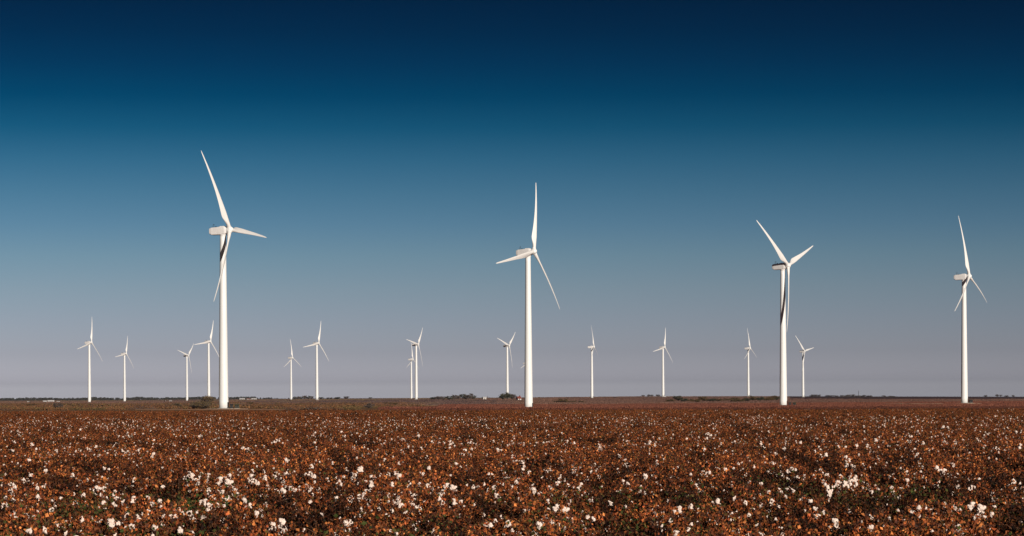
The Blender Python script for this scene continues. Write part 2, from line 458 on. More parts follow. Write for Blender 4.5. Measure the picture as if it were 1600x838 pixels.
def turbine(px, ybase, yhub, yaw, theta, tilt, rr, hubz, bend, label, group):
    s = (ybase - yhub) / 80.0; D = F / s
    x, z = xz_at(px, D, ybase)
    root = empty("wind_turbine", (x, D, z), label, "wind turbine", group)
    def part(name, me_, mtx=None, parent=root):
        o = bpy.data.objects.new(name, me_); link(o, parent)
        if mtx is not None: o.matrix_local = mtx
        return o
    part("tower", ME_T, Matrix.Diagonal((1, 1, (hubz - 1.6) / 78.1, 1))); part("foundation", ME_B); part("tower_door", ME_D)
    # rotor axis direction: yaw to the right of "towards the camera"
    axis = Vector((math.sin(R(yaw)), -math.cos(R(yaw)), 0))
    side = Vector((0, 0, 1)).cross(axis)
    rot = Matrix((axis, side, Vector((0, 0, 1)))).transposed().to_4x4()
    til = Matrix.Rotation(R(-tilt), 4, 'Y')
    base = Matrix.Translation((0, 0, hubz)) @ rot
    nc = part("nacelle", ME_N, base @ Matrix.Rotation(R(-tilt * 0.35), 4, 'Y'))
    o = bpy.data.objects.new("wind_sensor", ME_S); link(o, nc)
    hubm = base @ til @ Matrix.Translation((TILT_AXIS, 0, 0))
    part("rotor_hub", ME_H, hubm @ Matrix.Rotation(R(-theta), 4, 'X'))
    for k in range(3):
        part("blade", ME_BL, hubm @ Matrix.Rotation(R(-theta - 120 * k), 4, 'X') @ Matrix(((1, 0, (bend + 1.4) / 38.5, 0), (0, 1, 0, 0), (0, 0, rr / 38.5, 0), (0, 0, 0, 1))))
    return root, s
NEAR, FARG = "tall wind turbines along the cotton field", "small wind turbines standing far behind"
TURB = [
 (349.5, 640, 357.5, 69, 92, 6, 38.5, 79.1, -0.6, "largest white wind turbine, leftmost of the four tall ones, green cabinets at its foot", NEAR),
 (826, 639.8, 393.4, 61, 19, 6, 38.5, 79.7, -1.8, "tall white wind turbine in the middle with one blade straight up and one low left", NEAR),
 (1224, 635.5, 414.8, 56, 70, 6, 38.5, 79.4, -1.5, "tall white wind turbine with two raised blades in a V and one hanging down", NEAR),
 (1507, 631, 431, 62, 114, 6, 38.5, 79.2, -1.6, "rightmost tall white wind turbine, nearest the right edge of the picture", NEAR),
 (139.8, 630, 535.4, 67, 15, 6, 36, 79.8, -1, "far white turbine nearest the left edge of the picture", FARG),
 (194.8, 628.7, 553, 64, 20, 6, 32, 79.8, -1, "second far white turbine from the left, shorter than its neighbour", FARG),
 (292.2, 627, 554.8, 64, 47, 6, 32, 78.7, -2, "far white turbine left of the big olive bush, two blades raised in a V", FARG),
 (326.3, 626, 535.1, 55, 22, 6, 32, 80.9, -2.5, "far white turbine rising behind the big olive bush beside the largest tower", FARG),
 (455, 625, 558.9, 62, 0, 6, 36, 79.4, -1.4, "small far turbine with one blade upright, left of a taller one", FARG),
 (495.3, 625, 536.2, 55, 20, 6, 34, 79.5, -1.8, "far white turbine at the left group of horizon trees, taller of the pair", FARG),
 (642.9, 624.4, 561.5, 69, 4, 6, 38.5, 79.6, -1.5, "smaller turbine half hidden behind a taller far one, left of the centre", FARG),
 (650.6, 624.8, 538.1, 65, 42, 6, 34, 79.4, -1.8, "taller turbine of the overlapping far pair left of the centre", FARG),
 (792.9, 622, 540.1, 60, 50, 6, 34, 79.4, -1.5, "far white turbine rising behind the farmyard trees, left of the middle tower", FARG),
 (821.5, 623, 568.5, 60, 8, 6, 32, 80.9, -1, "farthest turbine, almost hidden behind the tall middle tower", FARG),
 (925, 622.3, 542.1, 77, 118, 6, 34, 79.6, 0, "far white turbine right of the middle tower with its rotor almost edge on", FARG),
 (1036.2, 620, 542.6, 54, 18, 6, 34, 79.6, -2.4, "far white turbine with a small white shed at its foot", FARG),
 (1169.4, 619.8, 544.8, 64, 118, 6, 34, 80.2, -1.1, "far white turbine above the dark bushes left of the third tall tower", FARG),
 (1254.9, 620.6, 547.6, 53, 79, 6, 36, 78.1, -1.7, "far white turbine just right of the third tall tower", FARG)]
troots = []
for a in TURB: troots.append(turbine(*a))

# gravel mounds under the four tall ones
for (rt, s), lab in zip(troots[:4], ("under the largest turbine", "under the middle tall turbine", "under the third tall turbine", "under the rightmost tall turbine")):
    mb = MB(); rs = []
    for r, z in ((12.5, -0.5), (10.5, 0.30), (7.5, 0.42), (3.0, 0.45)):
        rs.append([(r * (1 + 0.08 * noise.noise((math.cos(a) * 2, math.sin(a) * 2, rt.location.x))) * math.cos(a), r * math.sin(a), z) for a in np.linspace(0, 2 * math.pi, 36, endpoint=False)])
    rings(mb, rs, True)
    o = mb.obj("gravel_pad", M_gravel, loc=rt.location); tag(o, "pale gravel pad " + lab, kind="structure")

# transformer cabinets
def cabinet(loc, w, d, h, rz, label, dark=False):
    r = empty("transformer_cabinet", loc, label, "cabinet", "transformer cabinets at the turbine feet", rz)
    m = MB(); box(m, -w / 2, w / 2, -d / 2, d / 2, 0.15, h); box(m, -w / 2 - 0.1, w / 2 + 0.1, -d / 2 - 0.1, d / 2 + 0.1, h, h + 0.1)
    m.obj("cabinet_body", M_grey if dark else M_green, r)
    m = MB(); box(m, -w / 2 - 0.2, w / 2 + 0.2, -d / 2 - 0.2, d / 2 + 0.2, -0.5, 0.147); m.obj("plinth", M_conc, r)
    m = MB()
    for k in range(6): box(m, -w / 2 + 0.15 + k * (w - 0.3) / 6, -w / 2 + 0.07 + (k + 1) * (w - 0.3) / 6, -d / 2 - 0.12, -d / 2 - 0.003, 0.35, h - 0.25)
    m.obj("cooling_fins", M_grey, r)
    for sg in (-1, 1):
        m = MB(); box(m, sg * w / 4 - 0.04, sg * w / 4 + 0.04, -d / 2 - 0.17, -d / 2 - 0.123, h * 0.45, h * 0.6); m.obj("handle", M_conc, r)
t1, t3, t4 = troots[0][0].location, troots[2][0].location, troots[3][0].location
cabinet(t1 + Vector((3.5, -0.5, 0.42)), 1.2, 1.4, 1.9, 0, "low dark metal cabinet right against the largest turbine's foot", True)
cabinet(t1 + Vector((5.9, -0.2, 0.42)), 1.9, 1.7, 1.8, R(8), "green metal cabinet standing a step right of the largest turbine")
cabinet(t3 + Vector((3.6, -0.4, 0.42)), 1.4, 1.5, 1.9, 0, "dark metal cabinet at the foot of the third tall turbine", True)
cabinet(t3 + Vector((6.3, 0.2, 0.42)), 1.8, 1.7, 1.9, R(-6), "green metal cabinet right of the third tall turbine")
cabinet(t4 + Vector((3.9, -0.2, 0.42)), 2.0, 1.7, 2.0, R(5), "dark cabinet at the foot of the rightmost tall turbine", True)

# ------------------------------------------------------------------ plants: builders
rng = random.Random(11)
def leaf_faces(mb, P, size, cols, seed, fold=0.35, mat=0, nrm_up=0.0, hang=1.0):
    """random small folded leaves (two triangles each, bent on the middle line)"""
    rs = np.random.RandomState(seed); P = np.asarray(P); n_ = len(P)
    d = rs.normal(size=(n_, 3)); d[:, 2] *= hang; d /= np.linalg.norm(d, axis=1)[:, None]
    q = rs.normal(size=(n_, 3)); q[:, 2] *= (1 - nrm_up); s = np.cross(d, q); s /= np.linalg.norm(s, axis=1)[:, None]
    t = np.cross(d, s)
    sz = size * (0.6 + 0.8 * rs.rand(n_))[:, None]; w = sz * (0.30 + 0.25 * rs.rand(n_))[:, None]
    a = P - d * sz * 0.5; c = P + d * sz * 0.5
    k = P + s * w + t * w * fold; e = P - s * w + t * w * fold
    V = np.stack([a, k, c, e], 1).reshape(-1, 3)
    base = mb.n; mb.v.append(V); mb.n += len(V)
    ci = rs.randint(0, len(cols), n_); br = 0.7 + 0.6 * rs.rand(n_)
    for i in range(n_):
        b0 = base + 4 * i; col = tuple(x * br[i] for x in cols[ci[i]])
        mb.f += [(b0, b0 + 1, b0 + 2), (b0, b0 + 2, b0 + 3)]; mb.c += [col, col]; mb.m += [mat, mat]

ICO = None
def ico():
    global ICO
    if ICO is None:
        import bmesh
        bm = bmesh.new(); bmesh.ops.create_icosphere(bm, subdivisions=2, radius=1.0)
        bm.verts.ensure_lookup_table()
        ICO = (np.array([v.co[:] for v in bm.verts]), [tuple(v.index for v in f.verts) for f in bm.faces]); bm.free()
    return ICO
def boll_mb(seed, r=0.04, droop=0.0, mat=0):
    """open boll: ragged fluffy locks of lint that spill out of a brown burr"""
    rs = np.random.RandomState(seed); mb = MB(); V, Fc = ico(); k = rs.randint(3, 6)
    for i in range(k):
        a = 2 * math.pi * i / k + rs.rand() * 0.9
        c = np.array([math.cos(a) * 0.52, math.sin(a) * 0.52, 0.1 + 0.45 * rs.rand()]) * r * (0.7 + .5 * rs.rand())
        sc_ = np.array([0.60 + .35 * rs.rand(), 0.58 + .3 * rs.rand(), 0.7 + .5 * rs.rand()]) * r
        v = V.copy()
        for j in range(len(v)):
            v[j] *= 1 + 0.36 * noise.noise(Vector(v[j] * 1.9) + Vector((seed, i * 3.1, 0))) + 0.18 * noise.noise(Vector(v[j] * 5.0) + Vector((seed, i * 3.1, 5)))
        tl = rs.normal(size=3) * 0.35
        v = v * sc_ + np.outer(v[:, 2], tl) * r + c
        if droop and i == 0:
            v[:, 2] = np.where(v[:, 2] < 0.2 * r, v[:, 2] * (1 + droop) - droop * 0.2 * r, v[:, 2])
        mb.add(v, Fc, (1, 1, 1), mat)
    return mb
def burr_mb(r=0.04, mat=0):
    mb = MB()
    for i in range(4):
        a = math.pi / 2 * i
        ca, sa = math.cos(a), math.sin(a)
        mb.add([(0, 0, -0.75 * r), (ca * r * 0.9 - sa * r * 0.35, sa * r * 0.9 + ca * r * 0.35, -0.25 * r), (ca * r * 1.35, sa * r * 1.35, 0.1 * r),
                (ca * r * 0.9 + sa * r * 0.35, sa * r * 0.9 - ca * r * 0.35, -0.25 * r)], [(0, 1, 2), (0, 2, 3)], (1, 1, 1), mat)
    return mb

LEAF_COLS = [(0.23, 0.060, 0.016), (0.165, 0.044, 0.014), (0.100, 0.028, 0.011), (0.30, 0.080, 0.019), (0.055, 0.018, 0.010), (0.48, 0.165, 0.048),
             (0.130, 0.040, 0.013), (0.034, 0.014, 0.009), (0.34, 0.080, 0.025), (0.095, 0.064, 0.017), (0.070, 0.024, 0.012), (0.042, 0.018, 0.012)]
def plant(seed, nb, h=0.85, n_leaf=235, spread=0.30, drk=1.0, bsz=(.55, .7, .85, 1.0, 1.15, 1.3)):
    """stem MB, foliage MB, list of boll placements (pos, rot, scale, mesh index)"""
    r = random.Random(seed); stem = MB(); tips = []
    top = Vector((r.uniform(-.08, .08), r.uniform(-.08, .08), h * r.uniform(.9, 1.05)))
    mid = Vector((r.uniform(-.05, .05), r.uniform(-.05, .05), h * .5))
    tube(stem, [(0, 0, -0.1), mid, top], [0.011, 0.008, 0.003], 4)
    nbr = 10
    for i in range(nbr):
        t = 0.18 + 0.8 * i / nbr; p = mid * (t / .5) if t < .5 else mid.lerp(top, (t - .5) / .5)
        a = i * 2.4 + r.uniform(-.5, .5); L = spread * (1.15 - 0.75 * t) * r.uniform(.8, 1.4)
        q = p + Vector((math.cos(a) * L, math.sin(a) * L, L * r.uniform(.25, .7)))
        m_ = p.lerp(q, .5) + Vector((0, 0, 0.03))
        tube(stem, [p, m_, q], [0.006, 0.004, 0.002], 3); tips += [q, m_]
    tips.append(top)
    P = []
    nodes = []
    for k in range(n_leaf // 5):
        c = r.choice(tips); nodes.append((c.x + r.gauss(0, .07), c.y + r.gauss(0, .07), max(.05, c.z + r.gauss(-.03, .08))))
    for c in nodes:
        for k in range(5):
            sd = 0.030; P.append((c[0] + r.gauss(0, sd), c[1] + r.gauss(0, sd), max(0.02, c[2] + r.gauss(-0.01, sd))))
    fol = MB(); leaf_faces(fol, P, 0.060, [tuple(x * drk for x in c) for c in LEAF_COLS], seed, hang=1.9)
    bolls = []
    hi = sorted(tips, key=lambda q: -q.z)[:11]; run = None
    for k in range(nb):
        if run is None or r.random() < .35: run = r.choice(hi).copy() + Vector((r.uniform(-.05, .05), r.uniform(-.09, .02), r.uniform(.0, .06)))
        else: run = run + Vector((r.uniform(-.055, .055), r.uniform(-.04, .03), r.uniform(-.085, .03)))      # bolls follow one another down a branch
        bolls.append((run.copy(), (r.uniform(-1.2, 1.2), r.uniform(-1.2, 1.2), r.uniform(0, 6.28)), r.choice(bsz), r.randrange(9)))
    return stem, fol, bolls
def xf(mb, pos, rot, s):
    from mathutils import Euler
    m3 = np.array(Euler(rot).to_matrix()) * s; o = MB(); o.merge(mb)
    o.v = [v @ m3.T + np.array(pos) for v in o.v]; return o
BOLLS = [boll_mb(40 + i, 0.037, droop=(2.2 if i in (3, 7) else 0)) for i in range(9)]
BURR = burr_mb(0.040)

src = bpy.data.collections.new("scatter_sources")          # not linked: shapes for the scatters only
def src_col(name): return bpy.data.collections.new(name)
def src_obj(col, name, me_):
    o = bpy.data.objects.new(name, me_); col.objects.link(o); return o

def scatter(name, pts, col, label, ):
    """pts: (x, y, z, rot, scale, index) -> one object that carries an instance per point"""
    A = np.array(pts, dtype=np.float64)
    me_ = bpy.data.meshes.new(name); me_.vertices.add(len(A)); me_.vertices.foreach_set("co", A[:, :3].astype(np.float32).ravel())
    for nm, ty, c in (("rot", 'FLOAT', 3), ("scl", 'FLOAT', 4), ("idx", 'INT', 5)):
        at_ = me_.attributes.new(nm, ty, 'POINT'); at_.data.foreach_set("value", A[:, c].astype(np.int32 if ty == 'INT' else np.float32))
    o = link(bpy.data.objects.new(name, me_))
    ng = bpy.data.node_groups.new(name, 'GeometryNodeTree')
    ng.interface.new_socket("Geometry", in_out='INPUT', socket_type='NodeSocketGeometry')
    ng.interface.new_socket("Geometry", in_out='OUTPUT', socket_type='NodeSocketGeometry')
    N, L = ng.nodes, ng.links
    gi, go = N.new("NodeGroupInput"), N.new("NodeGroupOutput")
    iop = N.new("GeometryNodeInstanceOnPoints"); ci = N.new("GeometryNodeCollectionInfo")
    ci.inputs[0].default_value = col; ci.inputs["Separate Children"].default_value = True; ci.inputs["Reset Children"].default_value = True
    iop.inputs["Pick Instance"].default_value = True
    def attr(nm, ty):
        a = N.new("GeometryNodeInputNamedAttribute"); a.data_type = ty; a.inputs[0].default_value = nm; return a.outputs[0]
    L.new(gi.outputs[0], iop.inputs["Points"]); L.new(ci.outputs[0], iop.inputs["Instance"])
    L.new(attr("idx", 'INT'), iop.inputs["Instance Index"])
    cx_ = N.new("ShaderNodeCombineXYZ"); L.new(attr("rot", 'FLOAT'), cx_.inputs[2]); L.new(cx_.outputs[0], iop.inputs["Rotation"])
    L.new(attr("scl", 'FLOAT'), iop.inputs["Scale"]); L.new(iop.outputs[0], go.inputs[0])
    md = o.modifiers.new("scatter", 'NODES'); md.node_group = ng
    return tag(o, label, kind="stuff")

# ------------------------------------------------------------------ cotton field
N_BARE, N_SOME, N_RICH = 10, 6, 8
col_cot = src_col("cotton_sources"); idx = 0
variants = []
N_SPECK = 6
SHADEV = (0, 1, 2, N_BARE)  # leaf tint darkened to paint in the shaded gaps of the crop
for i in range(N_BARE + N_SOME + N_RICH + N_SPECK):
    rr_ = random.Random(500 + i)
    speck = i >= N_BARE + N_SOME + N_RICH
    nb = 0 if i < N_BARE else rr_.choice([2, 3, 4, 6]) if speck else (rr_.choice([1, 1, 2, 3]) if i < N_BARE + N_SOME else rr_.choice([4, 5, 7, 9]))
    st, fo, bo = plant(100 + i, nb, drk=(0.18 if i in SHADEV else 1.75 if i in (3, 6, 9, 13, 19, 22) else 0.70 if i in (5, 8, 11, 25, 27) else 1.08), **({'bsz': (.35, .45, .6)} if speck else {}))
    variants.append((st, fo, bo))
    mb = MB(); mb.merge(st, mat_shift=1); mb.merge(fo)
    for (p, ro, s_, bi) in bo:
        mb.merge(xf(BOLLS[bi], p, ro, s_), mat_shift=2); mb.merge(xf(BURR, p, ro, s_), mat_shift=1)
    me_ = mb.mesh("cotton_plant_%02d" % i, [M_leaf, M_stem, M_boll])
    src_obj(col_cot, "cotton_%02d" % i, me_)
# weeds
WEED = [(0.040, 0.060, 0.016), (0.060, 0.072, 0.018), (0.085, 0.080, 0.022), (0.028, 0.040, 0.014), (0.13, 0.085, 0.028), (0.10, 0.045, 0.02)]
col_weed = src_col("weed_sources")
for i in range(4):
    r = random.Random(900 + i); mb = MB()
    P = [(r.gauss(0, .22), r.gauss(0, .22), abs(r.gauss(0.24, .17))) for _ in range(300)]
    leaf_faces(mb, P, 0.046, WEED, 900 + i)
    src_obj(col_weed, "weed_%02d" % i, mb.mesh("weed_%02d" % i, [M_veg]))

def vis_half(D): return 0.205 * D + 3.0
def boll_bias(x, D):
    y = 617 + 1.85 * F / D
    bands = 0.22 + 0.75 * math.exp(-((y - 662) / 10) ** 2) + 0.65 * math.exp(-((y - 694) / 12) ** 2) + 1.9 * math.exp(-((y - 760) / 22) ** 2) + 0.95 * math.exp(-((y - 815) / 26) ** 2)
    far_k = min(1.0, 0.35 + 40.0 / D)
    return bands * (0.7 + 0.3 * far_k) * (1.0 + 1.3 * noise.noise((x * 0.22, D * 0.10, 3.3)))
pts = []; near = []; weeds = []
D = 17.6 * K; row = 0
while D < 200 * K:
    hw = vis_half(D) + 1
    x = -hw + rng.random() * .4
    step = 0.36 if D < 120 else 0.44
    while x < hw:
        yy = D + rng.gauss(0, 0.13) + 0.25 * noise.noise((x * 0.07, D * 0.05, 9.0)) + x * 0.03
        edge = (195 - 19 * min(max((px_of(x, yy) / 1600), 0), 1)) * K
        if yy > 0 and yy < edge + 2 * noise.noise((x * 0.05, 3, 3)):
            vig = noise.noise((x * 0.10, yy * 0.16, 2.0)); vig2 = noise.noise((x * 0.55, yy * 0.5, 12.0))
            sc_ = 0.96 + 0.20 * vig + 0.16 * vig2 + rng.gauss(0, .07)
            if yy < 74: sc_ -= 0.30 * max(0, noise.noise((x * 0.25, yy * 0.15, 21.0)) + 0.15) + (0.10 if yy < 50 else 0)
            if yy > 150 * K: sc_ = min(sc_, 1.0)
            skip = 0.10 + (0.8 if vig2 < -0.22 else 0)
            if rng.random() > skip:
                b_ = boll_bias(x, yy); u = rng.random()
                if rng.random() < min(0.9, (yy - 40) / 110) and u < 0.95 * b_: k = N_BARE + N_SOME + N_RICH + rng.randrange(N_SPECK)
                elif u > 0.84: k = N_BARE + N_SOME + N_RICH + rng.randrange(N_SPECK)
                elif u < 0.20 * b_: k = N_BARE + N_SOME + rng.randrange(N_RICH)
                elif u < 0.66 * b_: k = N_BARE + rng.randrange(N_SOME)
                else: k = rng.randrange(N_BARE)
                dn = noise.noise((x * 0.75, yy * 0.22, 71.0)) + 0.35 * noise.noise((x * 2.2, yy * 0.9, 33.0)) + 0.35 * noise.noise((x * 0.06, yy * 0.05, 5.0))  # patches where darkened plants stand in for shadow voids
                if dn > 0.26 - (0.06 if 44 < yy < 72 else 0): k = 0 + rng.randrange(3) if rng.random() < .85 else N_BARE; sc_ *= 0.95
                elif k in SHADEV: k = 3 + rng.randrange(N_BARE - 3)
                if yy < 56 and 3 <= k < N_BARE and rng.random() < .45: k = rng.choice((3, 6, 9))
                elif yy > 110 and k in (3, 6, 9) and rng.random() < .8: k = rng.choice((4, 5, 5, 8, 8))
                if yy > 215 and k >= N_BARE and rng.random() < .45: k = rng.choice((4, 5, 7, 8))
                z = height(x, yy)
                rec = (x, yy, z, rng.random() * 6.28, max(.45, sc_), k)
                near.append(rec) if yy < 34 * K and abs(x) < 0.1905 * yy + 0.25 else pts.append(rec)
            if yy < 62 and noise.noise((x * 0.22, yy * 0.20, 44.0)) > 0.16 and rng.random() < 0.8:
                weeds.append((x + rng.uniform(-.3, .3), yy + rng.uniform(.2, .8), height(x, yy), rng.random() * 6.28, rng.uniform(.7, 1.35), rng.randrange(4)))
        x += step * rng.uniform(.75, 1.25)
    D += 0.98; row += 1
# the 300 nearest in view are plants of their own
def in_frame(rec):
    top = 617 - (rec[2] + 0.75 * rec[4]) / rec[1] * F
    return top < 834
near.sort(key=lambda r: r[1])
ind = [r for r in near if in_frame(r)][:300]; ids = set(id(r) for r in ind)
pts += [r for r in near if id(r) not in ids]
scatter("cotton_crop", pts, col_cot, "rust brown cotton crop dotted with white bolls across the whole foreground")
scatter("weeds", weeds, col_weed, "low green weeds between the nearest cotton rows")
# litter of fallen leaves on the soil near the camera
col_lit = src_col("litter_sources")
for i in range(3):
    r = random.Random(950 + i); mb = MB()
    leaf_faces(mb, [(r.uniform(-.6, .6), r.uniform(-.5, .5), abs(r.gauss(0.02, .02))) for _ in range(160)], 0.06, LEAF_COLS, 950 + i)
    src_obj(col_lit, "litter_%02d" % i, mb.mesh("litter_%02d" % i, [M_leaf]))
lit = []
D = 30.0
while D < 75:
    x = -vis_half(D)
    while x < vis_half(D):
        lit.append((x, D, height(x, D) + 0.01, rng.random() * 6.28, 1.0, rng.randrange(3))); x += 0.9
    D += 0.8
scatter("fallen_leaves", lit, col_lit, "dry fallen leaves on the soil under the cotton")

parts_me = []
ME_BOLL = []
for i, bm_ in enumerate(BOLLS):
    mb = MB(); mb.merge(bm_); mb.merge(BURR, mat_shift=1); ME_BOLL.append(mb.mesh("cotton_boll", [M_boll, M_stem]))
for (st, fo, bo) in variants: parts_me.append((st.mesh("stem", M_stem), fo.mesh("foliage", M_leaf), bo))
CG = "cotton plants in the nearest rows"
for (x, y_, z, ro, s_, k) in ind:
    ms, mf, bo = parts_me[k]
    lab = ("dry brown cotton plant in the nearest rows with no open boll" if not bo else
           ("dry brown cotton plant in the nearest rows with one to three white bolls" if len(bo) <= 3 else "dry brown cotton plant in the nearest rows with a cluster of white bolls"))
    r0 = empty("cotton_plant", (x, y_, z), lab, "cotton plant", CG, ro); r0.scale = (s_,) * 3
    link(bpy.data.objects.new("stem", ms), r0); link(bpy.data.objects.new("foliage", mf), r0)
    for (p, rot, sb, bi) in bo:
        b_ = link(bpy.data.objects.new("cotton_boll", ME_BOLL[bi]), r0); b_.location = p; b_.rotation_euler = rot; b_.scale = (sb,) * 3

# two big tufts of loose lint hanging in the crop, right of the centre
def tuft(px, D, pts, rad, label):
    s_ = F / D; x0 = (px - CX) / F * D; z0 = height(x0, D)
    mb = MB(); V, Fc = ico(); r = random.Random(int(px))
    for (a, b_) in zip(pts[:-1], pts[1:]):
        n_ = 5
        for k in range(n_):
            t = k / n_; c = np.array([(a[0] * (1 - t) + b_[0] * t) / s_, r.uniform(-.02, .02), (a[1] * (1 - t) + b_[1] * t) / s_])
            v = V.copy()
            for j in range(len(v)): v[j] *= 1 + 0.4 * noise.noise(Vector(v[j] * 2.0) + Vector((px, k, a[0])))
            mb.add(v * rad / s_ * r.uniform(.45, 1.2) * np.array([1, 1, 1.25]) + c + np.array([r.gauss(0, 1.1), 0, r.gauss(0, 1.1)]) / s_, Fc)
    o = mb.obj("lint_tuft", M_boll, loc=(x0, D, z0 + 0.88)); tag(o, label, "cotton tuft")
tuft(1297, 49.0, [(-6, 8), (-4, 1), (-1, -6), (-3, -15), (-1, -6), (4, 3), (8, 10)], 2.1, "forked tuft of loose white lint, left of the two largest in the crop")
tuft(1328, 51.0, [(-10, 0), (-8, 7), (-4, -3), (-2, 9), (6, 10), (8, 13), (9, 6), (7, -2)], 2.1, "arched tuft of loose white lint, right of the two largest in the crop")

# ------------------------------------------------------------------ bushes and trees
OLIVE = [(0.13, 0.095, 0.040), (0.095, 0.070, 0.034), (0.16, 0.105, 0.042), (0.070, 0.055, 0.032), (0.20, 0.11, 0.044)]
DKGREEN = [(0.070, 0.068, 0.042), (0.085, 0.080, 0.045), (0.050, 0.050, 0.036), (0.11, 0.09, 0.05)]
GREYB = [(0.11, 0.085, 0.075), (0.14, 0.105, 0.085), (0.075, 0.06, 0.056), (0.18, 0.13, 0.095)]
BROWN = [(0.20, 0.090, 0.042), (0.15, 0.068, 0.036), (0.25, 0.12, 0.052), (0.11, 0.058, 0.034), (0.14, 0.095, 0.042)]
def tree_parts(seed, h, w, cols, n_leaf, leaf, trunk_frac=0.25, bare=0.0):
    """trunk with limbs + crown made of many leaf-clump faces round the limb ends"""
    r = random.Random(seed); tr = MB(); cr_ = MB(); ends = []
    k0 = Vector((r.uniform(-.03, .03) * h, r.uniform(-.03, .03) * h, h * trunk_frac))
    tube(tr, [(0, 0, -0.3), k0 * .5, k0], [0.045 * h, 0.036 * h, 0.028 * h], 7)
    nl = 9
    for i in range(nl):
        a = i * 2.4 + r.uniform(-.4, .4); el_ = r.uniform(.12, 1.0)
        q = Vector((math.cos(a) * w * .5 * r.uniform(.5, .92) * math.sqrt(1 - .55 * el_ * el_), math.sin(a) * w * .5 * r.uniform(.5, .92), h * (trunk_frac + (1 - trunk_frac) * (.15 + .72 * el_))))
        m_ = k0.lerp(q, .5) + Vector((r.uniform(-.04, .04) * w, r.uniform(-.04, .04) * w, .05 * h))
        tube(tr, [k0, m_, q], [0.020 * h, 0.013 * h, 0.005 * h], 5)
        ends += [(q, 1.0), (m_, .6)]
        for j in range(2):
            q2 = q + Vector((r.gauss(0, .10 * w), r.gauss(0, .10 * w), r.uniform(-.03, .10) * h)); tube(tr, [m_, q2], [0.009 * h, 0.003 * h], 4); ends.append((q2, .9))
    P = []
    for _ in range(n_leaf):
        c, g = r.choice(ends); sd = .095 * g
        z = c.z + r.gauss(0, sd * h * .8)
        P.append((c.x + r.gauss(0, sd * w), c.y + r.gauss(0, sd * w), min(max(z, 0.05 * h), h * 1.02)))
    leaf_faces(cr_, P, leaf, cols, seed)
    return tr, cr_
_tm = {}
def tree(kind, seed, px, D, hpx, wpx, label, group, dy=0.0, name=None):
    """a tree or bush hpx tall and wpx wide in source pixels, at distance D"""
    key = (kind, seed); s = F / (D * K)
    if key not in _tm:
        c = {'olive': OLIVE, 'dark': DKGREEN, 'grey': GREYB, 'brown': BROWN}[kind]
        bush = kind in ('olive', 'brown')
        tr, cr_ = tree_parts(seed, 1.0, 1.0, c, 1100, 0.085, 0.08 if bush else 0.2)
        _tm[key] = (tr.mesh("trunk", M_bark), cr_.mesh("crown", M_veg))
    a, b_ = _tm[key]; g = ground_at(px, D)
    o = empty(name or ("bush" if kind in ('olive', 'brown') else "tree"), (g.x, g.y, g.z - 0.1 + dy), label, "bush" if kind in ('olive', 'brown') else "tree", group, rng.random() * 6.28)
    t = link(bpy.data.objects.new("trunk", a), o); c = link(bpy.data.objects.new("crown", b_), o)
    sc3 = (wpx / s, wpx / s, hpx / s)
    t.scale = sc3; c.scale = sc3
    return o
# the big bush beside the largest turbine: its own, finer mesh
def big_bush(px, D, hpx, wpx, cols, seed, label, cat="bush", nl=9000, leaf=0.27):
    s = F / (D * K); g = ground_at(px, D)
    tr, cr_ = tree_parts(seed, hpx / s, wpx / s, cols, nl, leaf, 0.10)
    o = empty("bush", (g.x, g.y, g.z - .1), label, cat)
    tr.obj("trunk", M_bark, o); cr_.obj("crown", M_veg, o)
big_bush(319, 668, 21.5, 30, [(0.17, 0.12, 0.055), (0.13, 0.095, 0.05), (0.22, 0.145, 0.06)] + GREYB[:2], 61, "big round olive bush just left of the largest turbine")
big_bush(303, 675, 12, 14, GREYB + OLIVE[:1], 62, "grey leafless bush leaning on the left side of the big olive bush", nl=2000, leaf=.22)
big_bush(90, 690, 10.5, 15, GREYB, 63, "dark grey bush in the scrub near the left edge", nl=2200, leaf=.24)
big_bush(576, 760, 8.5, 13, GREYB, 64, "rounded grey bush alone in the scrub right of the far pair", nl=2000, leaf=.26)
big_bush(276, 760, 9, 17, OLIVE[:2] + GREYB[:2], 65, "low dusky bush left of the big olive bush", nl=1800, leaf=.26)

SG = "bushes in the left scrub"
for i in range(34):
    px = rng.uniform(5, 640); D = rng.uniform(720, 1250)
    tree('olive' if rng.random() < .55 else 'brown', 70 + i % 5, px, D, rng.uniform(3.0, 6.0), rng.uniform(7, 17), "low olive brown bush in the scrub left of the middle turbine", SG)
for px, h, w, k in ((871, 4, 14, 'olive'), (880, 6.5, 18, 'olive'), (893, 4, 16, 'olive'), (908, 3, 14, 'olive')):
    tree(k, 80 + int(px) % 4, px, 1450, h, w, "low olive bush in the clump right of the middle tall turbine", "bush clump right of the middle turbine")
for px, h, w, k in ((1048, 5, 16, 'olive'), (1060, 9, 17, 'dark'), (1069, 7, 12, 'dark'), (1078, 5, 14, 'olive'), (1088, 6.5, 15, 'olive'), (1100, 8, 17, 'olive'), (1112, 6, 15, 'dark'),
                    (1122, 6, 14, 'olive'), (1135, 4.5, 14, 'olive'), (1149, 8.5, 15, 'olive'), (1158, 6, 12, 'olive'), (1168, 7, 13, 'dark'), (1178, 9, 15, 'olive'),
                    (1188, 8, 14, 'dark'), (1197, 7, 13, 'olive'), (1206, 8.5, 15, 'olive'), (1214, 7.5, 13, 'dark')):
    tree(k, 84 + int(px) % 5, px, rng.uniform(1380, 1560), h, w, "dark olive bush in the hedge running left from the third tall turbine", "hedge left of the third turbine", name="bush")
